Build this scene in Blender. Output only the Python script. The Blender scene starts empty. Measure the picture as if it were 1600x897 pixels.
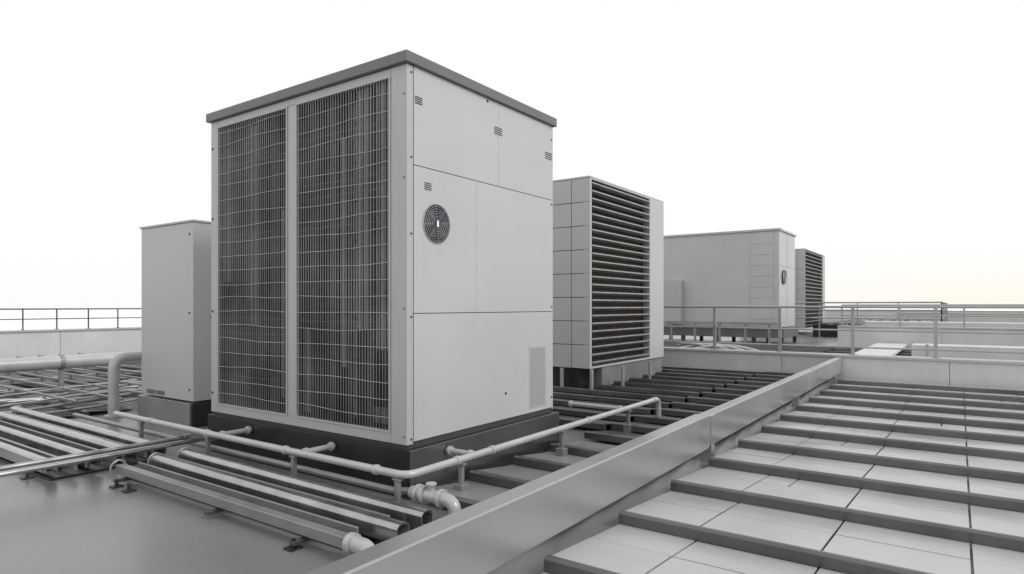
import bpy, math, random
from mathutils import Vector, Matrix
random.seed(4)
scene=bpy.context.scene
COL=scene.collection

# ---------------------------------------------------------------- materials
def mat(name,col,rough=.5,metal=0.0,ns=3.0,amt=.12,bump=0.0,streak=0.0,spec=.5,fine=0.0,bdist=.01):
    m=bpy.data.materials.new(name); m.use_nodes=True
    nt=m.node_tree; N=nt.nodes; L=nt.links
    b=N['Principled BSDF']
    if isinstance(col,(int,float)): col=(col,col,col)
    tc=N.new('ShaderNodeTexCoord')
    no=N.new('ShaderNodeTexNoise'); no.inputs['Scale'].default_value=ns; no.inputs['Detail'].default_value=6
    L.new(tc.outputs['Object'],no.inputs['Vector'])
    mr=N.new('ShaderNodeMapRange'); mr.inputs[1].default_value=.3; mr.inputs[2].default_value=.7
    mr.inputs[3].default_value=1-amt; mr.inputs[4].default_value=1+amt
    L.new(no.outputs['Fac'],mr.inputs[0])
    val=mr.outputs[0]
    if streak>0:
        mp=N.new('ShaderNodeMapping'); mp.inputs['Scale'].default_value=(9,9,.7)
        L.new(tc.outputs['Object'],mp.inputs['Vector'])
        n2=N.new('ShaderNodeTexNoise'); n2.inputs['Scale'].default_value=1.5; n2.inputs['Detail'].default_value=5
        L.new(mp.outputs[0],n2.inputs['Vector'])
        m2=N.new('ShaderNodeMapRange'); m2.inputs[1].default_value=.35; m2.inputs[2].default_value=.7
        m2.inputs[3].default_value=1; m2.inputs[4].default_value=1-streak
        L.new(n2.outputs['Fac'],m2.inputs[0])
        mm=N.new('ShaderNodeMath'); mm.operation='MULTIPLY'
        L.new(val,mm.inputs[0]); L.new(m2.outputs[0],mm.inputs[1]); val=mm.outputs[0]
    if fine>0:
        n3=N.new('ShaderNodeTexNoise'); n3.inputs['Scale'].default_value=60; n3.inputs['Detail'].default_value=3
        L.new(tc.outputs['Object'],n3.inputs['Vector'])
        m3=N.new('ShaderNodeMapRange'); m3.inputs[3].default_value=1-fine; m3.inputs[4].default_value=1+fine
        L.new(n3.outputs['Fac'],m3.inputs[0])
        mm=N.new('ShaderNodeMath'); mm.operation='MULTIPLY'
        L.new(val,mm.inputs[0]); L.new(m3.outputs[0],mm.inputs[1]); val=mm.outputs[0]
    mx=N.new('ShaderNodeMix'); mx.data_type='RGBA'; mx.blend_type='MULTIPLY'
    mx.inputs[0].default_value=1; mx.inputs[6].default_value=(*col,1)
    L.new(val,mx.inputs[7]); L.new(mx.outputs[2],b.inputs['Base Color'])
    rr=N.new('ShaderNodeMapRange'); rr.inputs[1].default_value=.3; rr.inputs[2].default_value=.7
    rr.inputs[3].default_value=max(.05,rough-.07); rr.inputs[4].default_value=min(1,rough+.1)
    L.new(no.outputs['Fac'],rr.inputs[0]); L.new(rr.outputs[0],b.inputs['Roughness'])
    b.inputs['Metallic'].default_value=metal
    b.inputs['Specular IOR Level'].default_value=spec
    if bump>0:
        bp=N.new('ShaderNodeBump'); bp.inputs['Strength'].default_value=bump; bp.inputs['Distance'].default_value=bdist
        L.new(no.outputs['Fac'],bp.inputs['Height']); L.new(bp.outputs[0],b.inputs['Normal'])
    return m

M={}
M['paint']=mat('painted_sheet_metal',(.475,.48,.485),.38,0,.8,.05,.25,.012,.5,0,.03)
M['frame']=mat('painted_frame',(.43,.435,.44),.38,0,2,.04)
M['cap']=mat('cap_grey',(.15,.155,.16),.45,.2,3,.08)
M['black']=mat('recess_shade_black',.012,.7,0)  # black colour painted in for the shade of the fan recess
M['void']=mat('louver_shade_black',.012,.8,0)  # black base colour stands in for the shade between the louvers
M['plinth']=mat('plinth_dark',(.025,.025,.027),.35,.2,2,.25)
M['plinth_s']=mat('plinth_side',(.22,.22,.225),.28,.85,2,.15)
M['plinth_g']=mat('plinth_grey',(.30,.30,.31),.35,.4,2,.12)
M['wire']=mat('grille_wire',(.22,.215,.21),.45,.2,1.6,.45)
M['wire_h']=mat('grille_wire_light',(.46,.45,.44),.45,.1,8,.15)
M['coil1']=mat('coil_dark',(.018,.017,.017),.6,.2,6,.4)
M['coil2']=mat('coil_mid',(.07,.072,.076),.45,.3,4,.35)
M['coil3']=mat('coil_light',(.33,.345,.37),.4,.4,3,.3)
M['copper']=mat('coil_rust',(.10,.08,.07),.5,.3,9,.4)
M['galv']=mat('galvanised_steel',(.40,.405,.41),.2,.92,5,.18)
M['pipe']=mat('painted_pipe',(.27,.275,.28),.33,.35,4,.12)
M['pipe_w']=mat('white_pipe',(.44,.445,.445),.30,.15,4,.08)
M['beam']=mat('beam_satin',(.40,.405,.41),.28,.6,.8,.10)
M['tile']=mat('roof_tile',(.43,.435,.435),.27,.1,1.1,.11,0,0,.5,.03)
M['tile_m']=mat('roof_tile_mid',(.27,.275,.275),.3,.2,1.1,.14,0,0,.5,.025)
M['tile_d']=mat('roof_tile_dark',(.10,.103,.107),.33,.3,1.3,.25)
M['lip']=mat('tile_lip',(.13,.132,.135),.30,.6,2,.2)
M['deck']=mat('roof_membrane',(.20,.203,.205),.28,.15,.7,.14,.06,0,.5,.05)
M['rail']=mat('railing_steel',(.38,.385,.39),.4,.4,5,.1)
M['rail_d']=mat('railing_dark',(.09,.09,.095),.45,.4,5,.1)
M['wall']=mat('parapet_render',(.60,.60,.595),.6,0,2,.06,0,.05)
M['ground']=mat('ground_haze_white',(.82,.82,.81),.9,0,.01,.03)  # near-white base colour paints distant haze into the ground
M['bldg']=mat('building_wall',(.5,.5,.49),.7,0,1,.06,0,.08)
M['blade']=mat('louver_blade',(.36,.355,.345),.4,.3,5,.15)
M['screw']=mat('screw_head',(.05,.05,.05),.4,.6)
M['seam']=mat('seam_dark',(.05,.05,.05),.6,0)
M['seam_l']=mat('seam_light',(.34,.34,.34),.6,0)
M['filter']=mat('filter_pad',(.33,.33,.325),.8,0,90,.25,.3)
M['white']=mat('white_tag',.8,.4,0)

# ---------------------------------------------------------------- mesh builder
class MB:
    def __init__(s): s.v=[]; s.f=[]
    def box(s,x0,x1,y0,y1,z0,z1):
        if x0>x1:x0,x1=x1,x0
        if y0>y1:y0,y1=y1,y0
        if z0>z1:z0,z1=z1,z0
        n=len(s.v)
        s.v+=[(x0,y0,z0),(x1,y0,z0),(x1,y1,z0),(x0,y1,z0),(x0,y0,z1),(x1,y0,z1),(x1,y1,z1),(x0,y1,z1)]
        s.f+=[[n+i for i in q] for q in ((3,2,1,0),(4,5,6,7),(0,1,5,4),(1,2,6,5),(2,3,7,6),(3,0,4,7))]
        return s
    def prism(s,prof,axis,a0,a1):
        n=len(s.v); k=len(prof)
        for a in (a0,a1):
            for p in prof:
                s.v.append((a,p[0],p[1]) if axis=='x' else (p[0],a,p[1]))
        for i in range(k):
            j=(i+1)%k
            s.f.append([n+i,n+j,n+k+j,n+k+i])
        s.f.append([n+i for i in range(k)][::-1]); s.f.append([n+k+i for i in range(k)])
        return s
    def tube(s,path,r,n=12,fillet=0,caps=True):
        P=[Vector(p) for p in path]
        if fillet>0 and len(P)>2:
            Q=[P[0]]
            for i in range(1,len(P)-1):
                a,b,c=P[i-1],P[i],P[i+1]
                d1=(a-b); d2=(c-b)
                f=min(fillet,d1.length*.49,d2.length*.49)
                p1=b+d1.normalized()*f; p2=b+d2.normalized()*f
                for t in [k/6 for k in range(7)]:
                    Q.append((1-t)**2*p1+2*t*(1-t)*b+t*t*p2)
            Q.append(P[-1]); P=Q
        base=len(s.v)
        d=(P[1]-P[0]).normalized()
        up=Vector((0,0,1)) if abs(d.z)<.9 else Vector((1,0,0))
        u=d.cross(up).normalized()
        for i,p in enumerate(P):
            if i==0: t=(P[1]-P[0])
            elif i==len(P)-1: t=(P[-1]-P[-2])
            else: t=(P[i+1]-P[i]).normalized()+(P[i]-P[i-1]).normalized()
            t.normalize()
            u=(u-t*u.dot(t)).normalized(); w=t.cross(u)
            for k in range(n):
                a=2*math.pi*k/n
                s.v.append(tuple(p+u*math.cos(a)*r+w*math.sin(a)*r))
        for i in range(len(P)-1):
            for k in range(n):
                j=(k+1)%n
                s.f.append([base+i*n+k,base+i*n+j,base+(i+1)*n+j,base+(i+1)*n+k])
        if caps:
            s.f.append([base+k for k in range(n)][::-1])
            e=base+(len(P)-1)*n
            s.f.append([e+k for k in range(n)])
        return s
    def obj(s,name,parent=None,m='paint',bevel=0,smooth=False):
        me=bpy.data.meshes.new(name); me.from_pydata(s.v,[],s.f); me.update()
        import bmesh
        bm=bmesh.new(); bm.from_mesh(me); bmesh.ops.recalc_face_normals(bm,faces=bm.faces); bm.to_mesh(me); bm.free()
        o=bpy.data.objects.new(name,me); COL.objects.link(o)
        me.materials.append(M[m])
        if smooth:
            for p in me.polygons: p.use_smooth=True
            me.set_sharp_from_angle(angle=math.radians(40))
        if bevel>0:
            b=o.modifiers.new('bevel','BEVEL'); b.width=bevel; b.segments=2; b.limit_method='ANGLE'
        if parent is not None:
            o.parent=parent; o.matrix_parent_inverse=Matrix.Translation(parent.location).inverted()
        return o
def root(name,loc):
    e=bpy.data.objects.new(name,None); e.location=loc; e.empty_display_size=.2
    COL.objects.link(e); return e

CZ=1.38
# ---------------------------------------------------------------- ground / building
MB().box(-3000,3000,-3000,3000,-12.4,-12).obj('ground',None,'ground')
b=root('rooftop_building',(-3,20,-12))
MB().box(-19.2,14,-6,60,-12,-.06).obj('building_walls',b,'bldg')
MB().box(-19.15,13.95,-5.95,59.95,-.05,0).obj('roof_deck',b,'deck')

# ---------------------------------------------------------------- shingled roof tiles
def tiles(name,x0,x1,y0,y1,pitch,tw,m,lip='lip',h=.10,jx=-1.25,split=True,gap=.012):
    e=root(name,((x0+x1)/2,y0,0))
    T=MB(); Lp=MB(); 
    y=y0; row=0
    while y<y1-.01:
        ye=min(y+pitch,y1)
        xs=[x0]; k=math.floor((x0-jx)/tw)+1
        while jx+k*tw<x1-.02:
            if jx+k*tw>x0+.02: xs.append(jx+k*tw)
            k+=1
        xs.append(x1)
        def zt(yy): return h-(h-.018)*(yy-y)/pitch
        segs=[(y+.035,y+.035+(ye-y-.035)*.52),(y+.035+(ye-y-.035)*.52+gap,ye+.03)] if split else [(y+.035,ye+.03)]
        for a,bb in zip(xs[:-1],xs[1:]):
            for si,(ya,yb) in enumerate(segs):
                dz=random.uniform(-.002,.002); d2=random.uniform(-.002,.002)
                cuts=[(a,bb)]
                if split and bb-a>.5 and random.random()<.22:
                    mm=a+(bb-a)*random.choice((.33,.5,.66)); cuts=[(a,mm),(mm,bb)]
                for (p,q) in cuts:
                    T.prism([(ya,zt(ya)-.012+dz),(yb,zt(yb)-.012+d2),(yb,zt(yb)+d2),(ya,zt(ya)+dz)],'x',p+gap/2,q-gap/2)
        # lip in lengths with open butt joints
        x=x0; 
        while x<x1-.01:
            xe=min(x+2.6,x1)
            Lp.prism([(y-.02,h-.068),(y+.012,h-.068),(y+.032,h+.004),(y+.0,h+.008),(y-.02,h-.004)],'x',x,xe-.006 if xe<x1 else xe)
            x=xe
        y+=pitch; row+=1
    T.obj('tile_panels',e,m,.002)
    Lp.obj('metal_lips',e,lip,.004)
    return e
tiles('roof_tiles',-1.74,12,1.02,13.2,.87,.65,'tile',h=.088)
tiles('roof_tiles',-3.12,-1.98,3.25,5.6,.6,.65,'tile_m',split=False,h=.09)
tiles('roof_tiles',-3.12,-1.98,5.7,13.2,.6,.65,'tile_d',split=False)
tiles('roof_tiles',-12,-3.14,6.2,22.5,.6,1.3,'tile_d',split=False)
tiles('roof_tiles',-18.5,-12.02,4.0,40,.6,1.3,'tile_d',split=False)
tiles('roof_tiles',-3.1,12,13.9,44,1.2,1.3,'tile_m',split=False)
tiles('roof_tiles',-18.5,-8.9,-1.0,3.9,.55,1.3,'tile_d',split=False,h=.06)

# ---------------------------------------------------------------- beam
b=root('steel_beam',(-1.86,5,.2))
BX0,BX1=-1.925,-1.80
MB().box(BX0,BX1,-3,5.545,.125,.42).obj('beam_section_near',b,'beam',.008)
MB().box(BX0+.006,BX1-.006,5.555,13.28,.135,.412).obj('beam_section_far',b,'beam',.008)
p=MB()
for y in (2.2,5.60,9.4,12.6): p.box(BX0+.02,BX1+.004 if y==5.60 else BX1-.02,y,y+.09,0,.12 if y!=5.60 else .404)
p.obj('beam_feet',b,'beam',.003)

# ---------------------------------------------------------------- big condenser
def vent(mb,face,c,z,w=.09,n=4,dz=.016,pos=0):
    for i in range(n):
        zz=z-i*dz
        if face=='x': mb.box(pos,pos+.004,c-w/2,c+w/2,zz,zz+.006)
        else: mb.box(c-w/2,c+w/2,pos-.004,pos,zz,zz+.006)

X0,X1,Y0,Y1,Z0,Z1=-5.80,-3.221,3.258,5.24,.38,3.115
u=root('air_conditioning_unit',((X0+X1)/2,(Y0+Y1)/2,0))
MB().box(X0-.03,X1+.03,Y0-.035,Y1+.03,Z1,Z1+.08).obj('roof_cap',u,'cap',.006)
s=MB()
s.box(X1-.05,X1-.012,Y0+.045,Y1-.01,Z0,Z1-.002)
s.box(X0+.002,X0+.04,Y0+.045,Y1-.01,Z0,Z1-.002)
s.box(X0+.041,X1-.051,Y1-.05,Y1-.012,Z0,Z1-.002)
s.box(X0+.041,X1-.051,Y0+.045,Y1-.051,Z0,Z0+.03)
s.obj('shell',u,'seam')
pn=MB(); g=.006
ys=3.322
xa,xb=X1-.011,X1
pn.box(xa,xb,ys+g,4.356-g/6,2.40+g/2,Z1-.003)
pn.box(xa,xb,4.356+g/6,Y1,2.40+g/2,Z1-.003)
pn.box(xa,xb,ys+g,4.05-g/6,1.325+g/2,2.40-g/2)
pn.box(xa,xb,4.05+g/6,Y1,1.325+g/2,2.40-g/2)
pn.box(xa,xb,ys+g,Y1,Z0+.02,1.325-g/2)
pn.box(X0,X0+.0015,Y0+.05,Y1,Z0,Z1-.002)
pn.box(X0+.003,X1-.003,Y1-.011,Y1,Z0,Z1-.003)
pn.obj('side_panels',u,'paint',.0015)
f=MB()
zt,zb=3.055,.455
f.box(-3.385,X1,Y0,ys-.0,Z0,Z1-.002)
f.box(X0,-5.685,Y0,Y0+.044,Z0,Z1-.002)
f.box(-4.612,-4.50,Y0+.001,Y0+.044,zb,zt)
f.box(-5.684,-3.386,Y0+.0005,Y0+.044,zt,Z1-.002)
f.box(-5.684,-3.386,Y0+.0005,Y0+.044,Z0,zb)
f.obj('front_frame',u,'frame',.006)
f=MB()
for a,bb in ((-5.684,-4.613),(-4.499,-3.386)):
    f.box(a,a+.014,Y0-.008,Y0+.03,zb,zt); f.box(bb-.014,bb,Y0-.008,Y0+.03,zb,zt)
    f.box(a+.0145,bb-.0145,Y0-.008,Y0+.03,zb+.0,zb+.014); f.box(a+.0145,bb-.0145,Y0-.008,Y0+.03,zt-.014,zt)
f.obj('grille_trim',u,'frame',.002)
w=MB()
for a,bb in ((-5.684,-4.613),(-4.499,-3.386)):
    n=int(round((bb-a)/.031)); 
    for i in range(1,n):
        x=a+(bb-a)*i/n+random.uniform(-.0012,.0012)
        w.box(x-.0034,x+.0034,Y0+.004,Y0+.011,zb,zt)
w.obj('grille_vertical_wires',u,'wire')
w=MB()
for a,bb in ((-5.684,-4.613),(-4.499,-3.386)):
    z=zb+.11; 
    while z<zt-.05:
        ph=random.uniform(0,6); am=random.uniform(.002,.009); tl=random.uniform(-.012,.012)
        pts=[]
        for i in range(15):
            t=i/14
            pts.append((a+.01+(bb-a-.02)*t,Y0-.001+.004*math.sin(ph+9*t),z+am*math.sin(ph+t*6)+tl*(t-.5)+random.uniform(-.001,.001)))
        w.tube(pts,.0023,5)
        if random.random()<.35: # thinner secondary wire
            zz=z+.06; w.tube([(a+.01,Y0+.014,zz),((a+bb)/2,Y0+.013,zz+random.uniform(-.01,.01)),(bb-.01,Y0+.014,zz)],.0014,4)
        z+=.127*random.uniform(.9,1.1)
w.obj('grille_horizontal_wires',u,'wire_h')
i1=MB(); i2=MB(); i3=MB(); i4=MB()
i1.box(-5.72,-3.30,3.62,3.66,Z0+.04,Z1-.02)
i1.box(-4.60,-4.51,3.31,3.61,Z0+.04,Z1-.02)
x=-5.66
while x<-3.42:
    if not -4.63<x<-4.48:
        (i2 if random.random()<.6 else i1).box(x,x+.009,3.335,3.35,zb,zt)
    x+=.037
# coil columns close behind the wires (aluminium fins)
for (a,bb,z0,z1,dep) in ((-3.56,-3.41,1.05,3.04,.03),(-3.80,-3.63,1.2,3.04,.04),(-4.00,-3.92,.9,2.7,.05),(-4.46,-4.36,.5,1.2,.05),
                     (-5.66,-5.52,1.6,3.04,.04),(-5.22,-5.10,1.2,3.0,.05),(-4.74,-4.63,.6,2.2,.04),(-3.62,-3.42,.50,.62,.05)):
    x=a
    while x<bb:
        i3.box(x,x+.008,Y0+dep,Y0+dep+.012,z0,z1); x+=.0215
for (a,bb,y,zz0,zz1,q) in [(-3.66,-3.42,3.42,1.15,3.04,i2),(-3.84,-3.68,3.46,.9,3.04,i2),(-4.10,-3.88,3.44,.46,3.0,i2),
        (-4.30,-4.14,3.50,1.5,2.6,i4),(-4.48,-4.32,3.48,.5,1.9,i2),(-3.84,-3.44,3.5,.46,.9,i2),
        (-5.60,-5.35,3.48,.6,3.0,i2),(-5.30,-5.05,3.5,1.2,2.9,i1),(-5.0,-4.80,3.46,.5,2.4,i2),(-4.78,-4.66,3.44,.8,3.0,i4)]:
    q.box(a,bb,y,y+.05,zz0,zz1)
for (x,r,za,zc,q) in [(-3.75,.03,.5,3.0,i3),(-4.2,.025,.5,3.0,i3),(-4.05,.018,.5,1.6,i4),(-3.92,.02,.5,3,i3),(-5.45,.025,.5,3,i3),(-5.1,.02,.5,2.8,i4),(-4.9,.03,.5,3,i2)]:
    q.tube([(x,3.405,za),(x,3.405,zc)],r,10)
for cx,q in ((-4.33,i4),(-5.2,i4)):
    z=.7
    while z<2.9:
        q.tube([(cx-.1,3.39,z),(cx+.1,3.39,z),(cx+.1,3.39,z+.06),(cx-.1,3.39,z+.06)],.009,6,.03); z+=.14
z=.6
while z<3:
    i1.box(-5.67,-4.62,3.375,3.385,z,z+.012); i1.box(-4.48,-3.4,3.375,3.385,z+.05,z+.062); z+=.31
i1.obj('interior_dark',u,'coil1'); i2.obj('interior_coils',u,'coil2'); i3.obj('interior_tubes',u,'coil3',0,True); i4.obj('interior_rusty_coils',u,'copper')
v=MB()
vent(v,'x',3.375,2.895,.075,4,.015,X1); vent(v,'x',4.35,2.895,.11,4,.018,X1); vent(v,'x',5.16,2.84,.12,4,.018,X1)
vent(v,'x',3.475,2.285,.075,4,.015,X1)
v.obj('slit_vents',u,'seam')
sc=MB()
def screw_x(y,z,r=.008): sc.tube([(X1,y,z),(X1+.004,y,z)],r,10)
def screw_y(x,z,r=.008): sc.tube([(x,Y0-.004,z),(x,Y0+.001,z)],r,10)
for z in (3.06,2.45,1.9,1.3,.42): screw_x(3.30,z)
for z in (2.98,2.36,1.37,.5): screw_x(5.215,z,.009)
screw_x(4.46,.62,.012); screw_x(4.2,3.09,.012)
for z in (2.86,2.2,1.33,.56): screw_y(-5.77,z,.012)
for z in (2.9,2.3,1.36,.44): screw_y(-3.25,z,.006)
sc.obj('screws',u,'screw',0,True)
h=MB(); h.box(X1,X1+.006,4.835,5.105,.44,1.01); h.obj('access_hatch_frame',u,'frame',.002)
h=MB(); h.box(X1+.006,X1+.009,4.855,5.085,.46,.99); h.obj('access_hatch_filter',u,'filter')
fy,fz=3.57,1.997
d=MB(); d.tube([(X1,fy,fz),(X1+.003,fy,fz)],.143,40); d.obj('fan_dark_disc',u,'black')  # black disc proud of the panel paints the recess shade, nothing is cut
d=MB()
def ring(mb,r,th,xx):
    pts=[(xx,fy+r*math.cos(a),fz+r*math.sin(a)) for a in [2*math.pi*k/40 for k in range(41)]]
    mb.tube(pts,th,6,caps=False)
ring(d,.146,.005,X1+.004)
for k in range(6): ring(d,.130-.018*k,.0022,X1+.010)
for k in range(4):
    a=math.pi*k/4+.1
    d.tube([(X1+.008,fy+.143*math.cos(a),fz+.143*math.sin(a)),(X1+.008,fy-.143*math.cos(a),fz-.143*math.sin(a))],.002,5)
d.obj('fan_guard',u,'coil3',0,True)
d=MB()
for k in range(6):
    a=2*math.pi*k/6
    p0=(fy+.03*math.cos(a),fz+.03*math.sin(a)); p1=(fy+.12*math.cos(a-.2),fz+.12*math.sin(a-.2)); p2=(fy+.12*math.cos(a+.35),fz+.12*math.sin(a+.35))
    n=len(d.v); d.v+=[(X1+.0045,*p0),(X1+.0045,*p1),(X1+.007,*p2)]; d.f.append([n,n+1,n+2])
d.obj('fan_blades',u,'coil2')
d=MB(); d.tube([(X1+.006,fy,fz),(X1+.012,fy,fz)],.032,20); d.obj('fan_hub',u,'coil1')
d=MB(); d.box(X1+.0125,X1+.016,fy-.012,fy+.012,fz-.025,fz+.025); d.obj('fan_hub_tag',u,'white',.002)
MB().box(X0-.06,X1+.02,Y0+.0,Y1+.06,0,Z0-.03).obj('plinth',u,'plinth',.005)
MB().box(X1+.021,X1+.032,Y0+.004,Y1+.07,0.0,Z0-.034).obj('plinth_side_plate',u,'plinth_s',.003)
MB().box(X0+.02,X1-.012,Y0+.02,Y1-.02,Z0-.03,Z0).obj('base_skid',u,'seam')

# ---------------------------------------------------------------- cabinet left
c=root('equipment_cabinet',(-7.7,4.3,0))
MB().box(-8.33,-7.10,3.78,4.8,.29,2.335).obj('cabinet_body',c,'paint',.006)
MB().box(-8.345,-7.085,3.765,4.81,2.336,2.36).obj('cabinet_lid',c,'frame',.003)
MB().box(-8.36,-7.12,3.75,4.85,0,.27).obj('cabinet_plinth_top',c,'plinth_g',.004)
MB().box(-7.119,-7.064,3.75,4.7,0,.27).obj('cabinet_plinth',c,'plinth',.004)
v=MB()
for x in (-8.18,-7.95): v.box(x,x+.2,3.776,3.779,.31,.36)
v.obj('cabinet_vents',c,'cap')
v=MB()
for z in (1.3,2.2,.42): v.tube([(-7.18,3.772,z),(-7.18,3.779,z)],.012,10)
v.tube([(-7.10,4.0,1.25),(-7.092,4.0,1.25)],.02,10)
v.obj('cabinet_screws',c,'screw')

e=root('elbow_pipe',(-8.5,3.6,0))
MB().tube([(-8.34,3.98,.74),(-8.56,3.98,.74),(-8.56,3.56,.74),(-8.56,3.56,0)],.062,16,.16).obj('pipe',e,'pipe_w',0,True)
MB().tube([(-8.56,3.56,0),(-8.56,3.56,.03)],.1,20).obj('flange',e,'pipe_w',.003)

# ---------------------------------------------------------------- louvered unit builder
def louver_unit(name,x1,y0,y1,yl,z0,z1,w,nblade,cols,teeth=True):
    u=root(name,(x1-w/2,(y0+y1)/2,0))
    MB().box(x1-w,x1-.13,y0+.012,y1-.003,z0,z1-.03).obj('core',u,'void')  # solid block, coloured black for the shade behind the blades
    MB().box(x1-w-.01,x1-.0,y0-.0,y1,z1-.029,z1).obj('top_cap',u,'frame',.004)
    p=MB(); rows=8; hh=(z1-.03-z0)/rows; cw=.36; x=x1-.002; g=.010
    k=0
    while x>x1-w+.02:
        cwk=.34 if k==0 else cw
        xa=max(x-cwk,x1-w)
        for r in range(rows): p.box(xa+g,x,y0,y0+.0115,z0+r*hh+g/2,z0+(r+1)*hh-g/2)
        x=xa; k+=1
    p.obj('front_panels',u,'frame',.002)
    f=MB()
    f.box(x1-.129,x1-.001,y0+.012,y0+.06,z0,z1-.03)
    f.box(x1-.129,x1+.004,yl,y1-.004,z0-.0,z1-.03)
    f.box(x1-.129,x1-.001,y0+.0605,yl-.0005,z1-.05,z1-.03)
    f.box(x1-.129,x1-.001,y0+.0605,yl-.0005,z0,z0+.03)
    f.obj('side_frame',u,'paint',.003)
    B=MB(); T=MB(); E=MB()
    zz0,zz1=z0+.03,z1-.05; ph=(zz1-zz0)/nblade
    for i in range(nblade):
        zc=zz0+ph*(i+.5)
        B.box(x1-.125,x1+.004,y0+.061,yl-.001,zc+.05*ph,zc+.12*ph)
        E.prism([(x1+.0045,zc-.02*ph),(x1+.012,zc-.02*ph),(x1+.012,zc+.14*ph),(x1+.0045,zc+.16*ph)],'y',y0+.061,yl-.001)
        if teeth:
            y=y0+.09
            while y<yl-.03:
                T.prism([(x1+.005,zc-.03*ph),(x1+.011,zc-.03*ph),(x1-.03,zc-.30*ph),(x1-.036,zc-.30*ph)],'y',y,y+.02); y+=.062
    # inner vertical coil fins seen between the blades
    y=y0+.1; F=MB()
    while y<yl-.02:
        F.box(x1-.128,x1-.118,y,y+.02,zz0,zz1); y+=.05
    F.obj('inner_fins',u,'copper')
    B.obj('louver_blades',u,'rail_d',.001); E.obj('blade_noses',u,'blade')  # dark blade colour carries the underside shadow, noses stay light
    if teeth: T.obj('blade_clips',u,'blade')
    return u
u=louver_unit('louvered_condenser',-4.77,8.88,11.92,11.23,.38,3.44,2.6,24,2)
MB().box(-7.3,-5.02,8.98,11.8,0,.37).obj('plinth',u,'plinth',.004)
MB().box(-5.01,-4.80,9.35,11.9,.05,.37).obj('plinth_side',u,'plinth_g',.004)
l=MB()
for (x,y) in ((-5.25,8.82),(-4.72,8.84),(-4.55,9.6),(-4.5,10.6)):
    l.box(x-.022,x+.022,y-.022,y+.022,0,.379)
l.obj('legs',u,'rail',.003)

# large box unit
u=root('rooftop_air_handler',(-7.5,24.5,0))
MB().box(-10.2,-5.12,23.3,25.85,.62,4.0).obj('casing',u,'paint',.01)
MB().box(-10.25,-5.07,23.25,25.9,4.001,4.08).obj('roof_cap',u,'frame',.01)
MB().box(-10.1,-5.0,23.4,25.9,.25,.6).obj('base_frame',u,'cap',.01)
l=MB()
for x in (-10,-8.7,-7.4,-6.1,-5.15): l.box(x,x+.12,23.5,23.62,0,.25); l.box(x,x+.12,25.6,25.72,0,.25)
l.obj('base_feet',u,'rail_d')
l=MB()
for k in range(8): 
    z=.9+k*.38
    l.box(-6.1,-5.3,23.294,23.299,z,z+.012)
l.box(-6.11,-6.101,23.294,23.299,.65,3.99)
l.box(-5.299,-5.29,23.294,23.299,.65,3.99)
l.box(-5.119,-5.114,24.5,24.515,.65,3.99)
l.box(-5.119,-5.114,23.35,25.8,2.78,2.795)
l.obj('panel_seams',u,'seam_l')
l=MB(); l.tube([(-5.12,23.9,2.4),(-5.08,23.9,2.4)],.25,24); l.obj('fan_dark_disc',u,'coil1')  # dark disc on the casing face, nothing is cut behind it
fl=MB()
for r in (.25,.17,.09):
    fl.tube([(-5.07,23.9+r*math.cos(a),2.4+r*math.sin(a)) for a in [2*math.pi*k/24 for k in range(25)]],.014,6,caps=False)
fl.obj('fan_guard',u,'coil3',0,True)
l=MB(); l.box(-9.3,-8.55,23.0,23.28,.8,2.35); l.obj('control_box',u,'frame',.01)
l=MB()
for x in (-8.9,-8.0,-7.1,-6.2,-5.4): l.box(x,x+.07,22.9,22.97,0,.719)
l.box(-9.2,-5.1,22.88,22.97,.72,.80)
l.obj('pipe_support',u,'pipe')

louver_unit('louvered_condenser',-5.99,32.5,37.9,37.2,.3,4.1,3,20,2,teeth=False)

# ---------------------------------------------------------------- parapets
def parapet(name,x0,x1,y0,y1,z1,coping=.03,z0=0,joint=2.4):
    e=root(name,((x0+x1)/2,(y0+y1)/2,z0))
    alongx=(x1-x0)>(y1-y0)
    B=MB(); L=(x1-x0) if alongx else (y1-y0); n=max(1,int(L/joint)); g=.008
    for i in range(n):
        a=i/n*L; bb=(i+1)/n*L-g
        if alongx: B.box(x0+a,x0+bb,y0,y1,z0,z1-.05)
        else: B.box(x0,x1,y0+a,y0+bb,z0,z1-.05)
    B.obj('wall_panels',e,'wall',.004)
    MB().box(x0-(0 if alongx else coping),x1+(0 if alongx else coping),y0-(coping if alongx else 0),y1+(coping if alongx else 0),z1-.049,z1).obj('coping',e,'frame',.006)
    return e
parapet('parapet_wall',-5.6,13.5,13.3,13.62,.46)
parapet('parapet_wall',-19.0,-18.7,-5.5,59.5,.78)
parapet('parapet_wall',13.55,13.85,-5.5,59.5,.78)
parapet('parapet_wall',-18.6,13.5,59.5,59.8,1.0)
parapet('parapet_wall',-3.2,13.4,22.6,22.9,.75)
parapet('parapet_wall',-3.0,13.4,44.2,44.5,.95)

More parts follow.
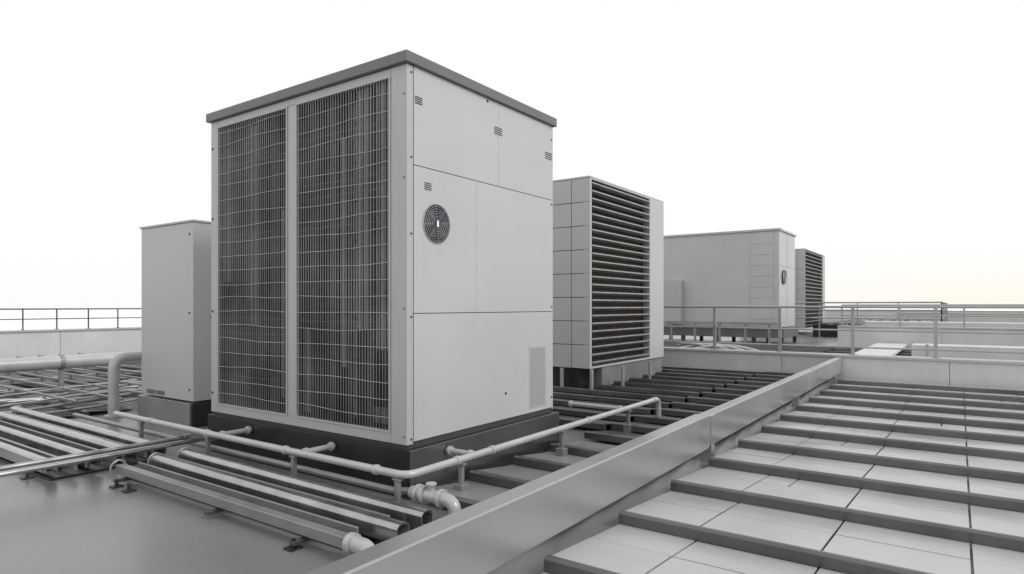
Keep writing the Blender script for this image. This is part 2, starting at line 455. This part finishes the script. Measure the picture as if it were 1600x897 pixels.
def railing(name,p0,p1,zb,zt,sp,mids,r=.022,m='rail',post=.022):
    e=root(name,p0 if len(p0)==3 else (*p0,zb))
    a=Vector((p0[0],p0[1],0)); b=Vector((p1[0],p1[1],0)); L=(b-a).length; d=(b-a)/L
    n=int(L/sp+.5); P=MB(); R=MB()
    for i in range(n+1):
        q=a+d*(L*i/n)
        P.box(q.x-post,q.x+post,q.y-post,q.y+post,zb,zt-.01)
        P.box(q.x-post*2.5,q.x+post*2.5,q.y-post*2.5,q.y+post*2.5,zb,zb+.012)
    R.tube([(a.x,a.y,zt),(b.x,b.y,zt)],r,10)
    for z in mids: R.tube([(a.x,a.y,z),(b.x,b.y,z)],r*.7,8)
    P.obj('posts',e,m); R.obj('rails',e,m,0,True)
    return e
railing('guard_railing',(-5.55,13.46),(12.65,13.46),.46,1.36,1.3,(.92,.60),.024,'rail',.028)
railing('guard_railing',(-18.85,-5),(-18.85,59),.78,1.30,.72,(1.05,),.018,'rail_d',.013)
railing('guard_railing',(-3.1,22.75),(12.9,22.75),.75,1.40,1.6,(1.08,),.03)
railing('guard_railing',(-8,30.5),(-.6,30.5),.0,1.52,1.6,(1.2,.85),.035)
railing('guard_railing',(-.6,30.5),(-.6,44),.0,1.52,1.6,(1.2,.85),.035)
w=root('roof_walkway',(-1,18,0))
MB().box(-2.1,-1.3,13.95,22.5,.16,.24).obj('walkway_deck',w,'wall',.01)
q=MB()
for y in range(14,23,2): q.box(-2.0,-1.9,y,y+.1,0,.16); q.box(-1.5,-1.4,y,y+.1,0,.16)
q.obj('walkway_feet',w,'rail_d')
d=root('roof_duct',(2,17,0))
MB().box(-.9,10,17.0,17.6,.12,.50).obj('duct_body',d,'wall',.02)
q=MB()
for x in range(0,10,2): q.box(x-.6,x-.5,17.1,17.5,0,.12); q.box(x-.62,x-.58,16.98,17.62,.11,.52)
q.obj('duct_flanges',d,'frame')
d=root('roof_duct',(2,27,0))
MB().box(-3,10,27.0,28.0,.12,.8).obj('duct_body',d,'wall',.02)
MB().box(-3.01,-2.9,26.98,28.02,.1,.82).obj('duct_flange',d,'frame')
d=root('dark_plant_deck',(-3,35,0))
MB().box(-5.4,-.8,31,43,.0,.55).obj('deck_block',d,'plinth',.02)
q=MB()
for k in range(7): q.box(-5.2+k*.6,-4.8+k*.6,31.2,42.8,.551,.60)
q.obj('deck_slats',d,'rail_d')

hs=root('flexible_hose',(-4.2,17,0))
q=MB()
for k in range(5):
    pts=[(-6+.55*i, 14.9+k*.35+.5*math.sin(i*.8+k), .14+.30*max(0,math.sin(i*.55+k*.4))) for i in range(9)]
    q.tube(pts,.035,8,.2)
q.obj('hoses',hs,'pipe_w',0,True)

# ---------------------------------------------------------------- pipes round big unit
r=root('refrigerant_pipe',(-2.92,2.95,.28))
q=MB()
q.tube([(-7.05,2.95,.28),(-2.92,2.95,.28),(-2.92,7.15,.28),(-2.92,7.15,.02)],.026,16,.10)
q.obj('pipe_run',r,'pipe_w',0,True)
q=MB()
for (a,bb) in (((-2.92,3.66,.28),(-3.19,3.66,.28)),((-4.02,2.95,.28),(-4.02,3.26,.28)),((-5.15,2.95,.28),(-5.15,3.26,.28)),((-2.92,6.2,.28),(-3.6,6.2,.28))):
    q.tube([a,bb],.022,14)
    A=Vector(a);Bv=Vector(bb);dd=(Bv-A).normalized()
    q.tube([A+dd*.028,A+dd*.06],.032,16); q.tube([Bv-dd*.04,Bv-dd*.015],.035,16)
for a in ((-2.92,3.45,.28),(-2.92,3.86,.28),(-2.92,7.0,.28),(-2.92,5.4,.28)):
    q.tube([(a[0],a[1]-.015,a[2]),(a[0],a[1]+.015,a[2])],.034,16)
for x in (-3.2,-4.2,-5.3,-6.3): q.tube([(x-.015,2.95,.28),(x+.015,2.95,.28)],.034,16)
q.obj('couplings',r,'pipe_w',.002,True)
q=MB()
for (x,y) in ((-2.92,3.5),(-2.92,4.9),(-2.92,6.3),(-4.1,2.95),(-5.3,2.95),(-6.5,2.95),(-3.0,2.95)):
    q.box(x-.016,x+.016,y-.016,y+.016,0,.255); q.box(x-.04,x+.04,y-.04,y+.04,.0,.104 if y>3.3 else .012)
    q.box(x-.035,x+.035,y-.02,y+.02,.240,.252)
q.obj('pipe_stands',r,'pipe',.002)

r=root('pipe_valve',(-2.7,3.02,.1))
q=MB()
q.tube([(-8.3,3.04,.13),(-3.1,3.04,.13),(-3.0,3.03,.155),(-2.9,3.03,.155)],.024,12,.05)
q.obj('return_pipe',r,'pipe',0,True)
q=MB(); yv=3.03
q.tube([(-2.95,yv,.155),(-2.58,yv,.155),(-2.58,yv,.0)],.042,18,.08)
for x in (-2.90,-2.845,-2.70): q.tube([(x,yv,.155),(x+.022,yv,.155)],.060,20)
q.tube([(-2.58,yv,0),(-2.58,yv,.02)],.06,20)
q.tube([(-2.78,yv,.155),(-2.78,yv,.225)],.022,14); q.tube([(-2.78,yv,.225),(-2.78,yv,.24)],.036,16)
q.obj('valve_body',r,'pipe_w',.002,True)

# ---------------------------------------------------------------- rack of channels in the foreground
def channel(mb,y,w,z0,h,xa,xb):
    n=10; prof=[]
    for k in range(n+1):
        a=math.pi*k/n
        prof.append((y+w/2*math.cos(a),z0+h-w*.35+w*.35*math.sin(a)))
    prof.append((y-w/2,z0)); 
    t=.008
    inner=[(y-w/2+t,z0)]
    for k in range(n,-1,-1):
        a=math.pi*k/n
        inner.append((y+(w/2-t)*math.cos(a),z0+h-w*.35+(w*.35-t)*math.sin(a)))
    inner.append((y+w/2-t,z0)); 
    outer=[(y+w/2,z0)]+prof
    k=len(outer); inn=inner[::-1]
    base=len(mb.v)
    for a in (xa,xb):
        for p in outer: mb.v.append((a,p[0],p[1]))
        for p in inn: mb.v.append((a,p[0],p[1]))
    S=2*k
    for i in range(k-1):
        mb.f.append([base+i,base+i+1,base+S+i+1,base+S+i])
        mb.f.append([base+k+i,base+k+i+1,base+S+k+i+1,base+S+k+i])
        mb.f.append([base+i,base+i+1,base+k+i+1,base+k+i])
        mb.f.append([base+S+i,base+S+i+1,base+S+k+i+1,base+S+k+i])
    mb.f.append([base,base+k,base+S+k,base+S]); mb.f.append([base+k-1,base+S-1,base+2*S-1,base+S+k-1])
r=root('cable_tray_rack',(-4,2.5,0))
q=MB()
channel(q,2.80,.10,.05,.11,-5.42,-2.60)
channel(q,2.56,.10,.05,.11,-5.42,-2.56)
channel(q,2.80,.10,.05,.11,-9.4,-5.82)
channel(q,2.56,.10,.05,.11,-9.4,-5.82)
channel(q,2.28,.085,.05,.10,-9.4,-5.82)
channel(q,2.00,.085,.05,.10,-9.4,-5.9)
q.obj('channels',r,'galv',0,True)
q=MB()
q.box(-5.42,-2.62,2.265,2.33,.065,.13)
q.box(-5.42,-2.80,2.672,2.69,.05,.12); q.box(-5.42,-2.8,2.43,2.448,.05,.12)
q.box(-9.4,-5.82,2.672,2.69,.05,.12); q.box(-9.4,-5.82,2.43,2.448,.05,.12); q.box(-9.4,-5.82,2.13,2.155,.05,.11)
q.obj('side_rails',r,'pipe',.004)
q=MB()
for x in (-5.3,-4.0,-3.1,-6.2,-7.4,-8.8): q.box(x,x+.04,2.2 if x>-5.5 else 1.95,2.88,.026,.048)
q.obj('cross_bars',r,'rail_d',.002)
# thin dark sheet laid on the deck under the channels
q=MB(); q.box(-5.40,-2.75,2.37,2.87,.004,.02); q.box(-9.3,-5.85,1.97,2.87,.004,.02)
q.obj('dark_sheet',r,'plinth',.002)
q=MB()
for (x,y) in ((-5.25,2.2),(-5.25,2.92),(-4.0,2.92),(-3.1,2.22),(-6.1,1.9),(-7.4,1.9),(-8.8,1.9),(-5.05,2.2)):
    q.box(x-.025,x+.045,y-.04,y+.04,0,.012); q.box(x,x+.02,y-.01,y+.01,.012,.06)
q.obj('feet',r,'screw')
q=MB()
q.tube([(-2.68,2.297,.097),(-2.55,2.297,.097),(-2.55,2.297,.0)],.045,18,.07)
q.tube([(-2.70,2.297,.097),(-2.66,2.297,.097)],.056,18)
q.obj('end_elbow',r,'pipe_w',.002,True)
q=MB()
q.tube([(-5.50,-3,.195),(-5.50,3.15,.195)],.020,12); q.tube([(-5.70,-3,.195),(-5.70,3.0,.195)],.020,12)
q.tube([(-5.60,-3,.185),(-5.60,2.9,.185)],.011,8)
q.tube([(-5.50,3.08,.195),(-5.50,3.15,.195)],.032,12); q.tube([(-5.70,2.95,.195),(-5.70,3.0,.195)],.032,12)
q.obj('cross_pipes',r,'galv',0,True)
q=MB()
for x in (-5.4,-5.84): 
    for y in (2.80,2.56,2.28): q.tube([(x,y-.058,.06),(x,y-.056,.14),(x,y,.175),(x,y+.056,.14),(x,y+.058,.06)],.008,8,.03)
q.obj('clamps',r,'pipe',0,True)

# ---------------------------------------------------------------- left background duct + hoses + racks
d=root('roof_duct',(-11.5,5,.4))
MB().tube([(-11.5,-4,.50),(-11.5,13,.50)],.105,20).obj('duct_body',d,'pipe_w',0,True)
q=MB()
for y in (-2,1,4,7,10): q.box(-11.53,-11.47,y,y+.06,0,.4); q.tube([(-11.5,y,.5),(-11.5,y+.05,.5)],.118,20)
q.obj('duct_stands',d,'pipe')
hs=root('pipe_bundle',(-10,4,.1))
q=MB(); q2=MB()
for k in range(12):
    x=-9.1-k*.19; z=.10+.03*(k%3)
    pts=[]
    for i in range(22):
        y=.2+i*.42
        pts.append((x+.10*math.sin(i*.45+k*.7)+.05*math.sin(i*.9+k),y,z+.03*math.sin(i*.7+k)))
    (q if k%2 else q2).tube(pts,random.choice((.013,.018,.024)),8)
q.obj('light_pipes',hs,'pipe',0,True); q2.obj('steel_pipes',hs,'galv',0,True)
hs=root('pipe_rack',(-10.5,4,.1))
q=MB()
for k in range(9):
    y=3.3+k*.42; q.box(-18,-9.0 if y<3.6 else -8.75,y,y+.035,.17,.20)
for k in range(6): q.box(-17.5+k*1.6,-17.44+k*1.6,3.2,6.8,.10,.165)
q.obj('rails',hs,'pipe',.004)
q=MB()
for k in range(4): q.tube([(-18.2,2.9-.35*k,.12),(-9.5,2.9-.35*k,.12)],.024,10)
q.obj('long_pipes',hs,'pipe',0,True)

# ---------------------------------------------------------------- world / light
w=bpy.data.worlds.new('World'); scene.world=w; w.use_nodes=True
nt=w.node_tree; N=nt.nodes; L=nt.links
bg=N['Background']
sky=N.new('ShaderNodeTexSky'); sky.sky_type='NISHITA'; sky.sun_disc=False
SE,AZ=math.radians(38),math.radians(84)
sky.sun_elevation=SE; sky.sun_rotation=AZ; sky.dust_density=4; sky.air_density=1
hs=N.new('ShaderNodeHueSaturation'); hs.inputs['Saturation'].default_value=.12
L.new(sky.outputs[0],hs.inputs['Color'])
geo=N.new('ShaderNodeTexCoord'); sep=N.new('ShaderNodeSeparateXYZ'); L.new(geo.outputs['Generated'],sep.inputs[0])
zf=N.new('ShaderNodeMapRange'); zf.interpolation_type='SMOOTHSTEP'
zf.inputs[1].default_value=.075; zf.inputs[2].default_value=-.01; zf.inputs[3].default_value=0; zf.inputs[4].default_value=1
L.new(sep.outputs['Z'],zf.inputs[0])
dt=N.new('ShaderNodeVectorMath'); dt.operation='DOT_PRODUCT'; dt.inputs[1].default_value=Vector((.2,1,0)).normalized()
L.new(geo.outputs['Generated'],dt.inputs[0])
df=N.new('ShaderNodeMapRange'); df.interpolation_type='SMOOTHSTEP'; df.inputs[1].default_value=.86; df.inputs[2].default_value=1
L.new(dt.outputs['Value'],df.inputs[0])
ml=N.new('ShaderNodeMath'); ml.operation='MULTIPLY'; L.new(zf.outputs[0],ml.inputs[0]); L.new(df.outputs[0],ml.inputs[1])
cm=N.new('ShaderNodeMix'); cm.data_type='RGBA'
cm.inputs[6].default_value=(10.6,10.6,10.6,1); cm.inputs[7].default_value=(10.8,10.4,9.0,1)
L.new(ml.outputs[0],cm.inputs[0])
mx=N.new('ShaderNodeMix'); mx.data_type='RGBA'; mx.inputs[0].default_value=.92
L.new(hs.outputs[0],mx.inputs[6]); L.new(cm.outputs[2],mx.inputs[7])
L.new(mx.outputs[2],bg.inputs['Color']); bg.inputs['Strength'].default_value=.1

sl=bpy.data.lights.new('sun','SUN'); sl.energy=1.2; sl.angle=math.radians(12); sl.color=(1,.985,.965)
so=bpy.data.objects.new('sun',sl); COL.objects.link(so); so.location=(10,5,12)
dv=Vector((math.sin(AZ)*math.cos(SE),math.cos(AZ)*math.cos(SE),math.sin(SE)))
so.rotation_euler=(-dv).to_track_quat('-Z','Y').to_euler()

cam=bpy.data.cameras.new('camera'); co=bpy.data.objects.new('camera',cam); COL.objects.link(co)
cam.lens=22.275; cam.sensor_width=36; cam.shift_y=.0184; cam.clip_end=8000; cam.clip_start=.05
co.location=(0,0,CZ); co.rotation_euler=(math.radians(90),0,math.radians(35.264))
scene.camera=co
scene.view_settings.view_transform='Standard'; scene.view_settings.look='None'; scene.view_settings.exposure=0
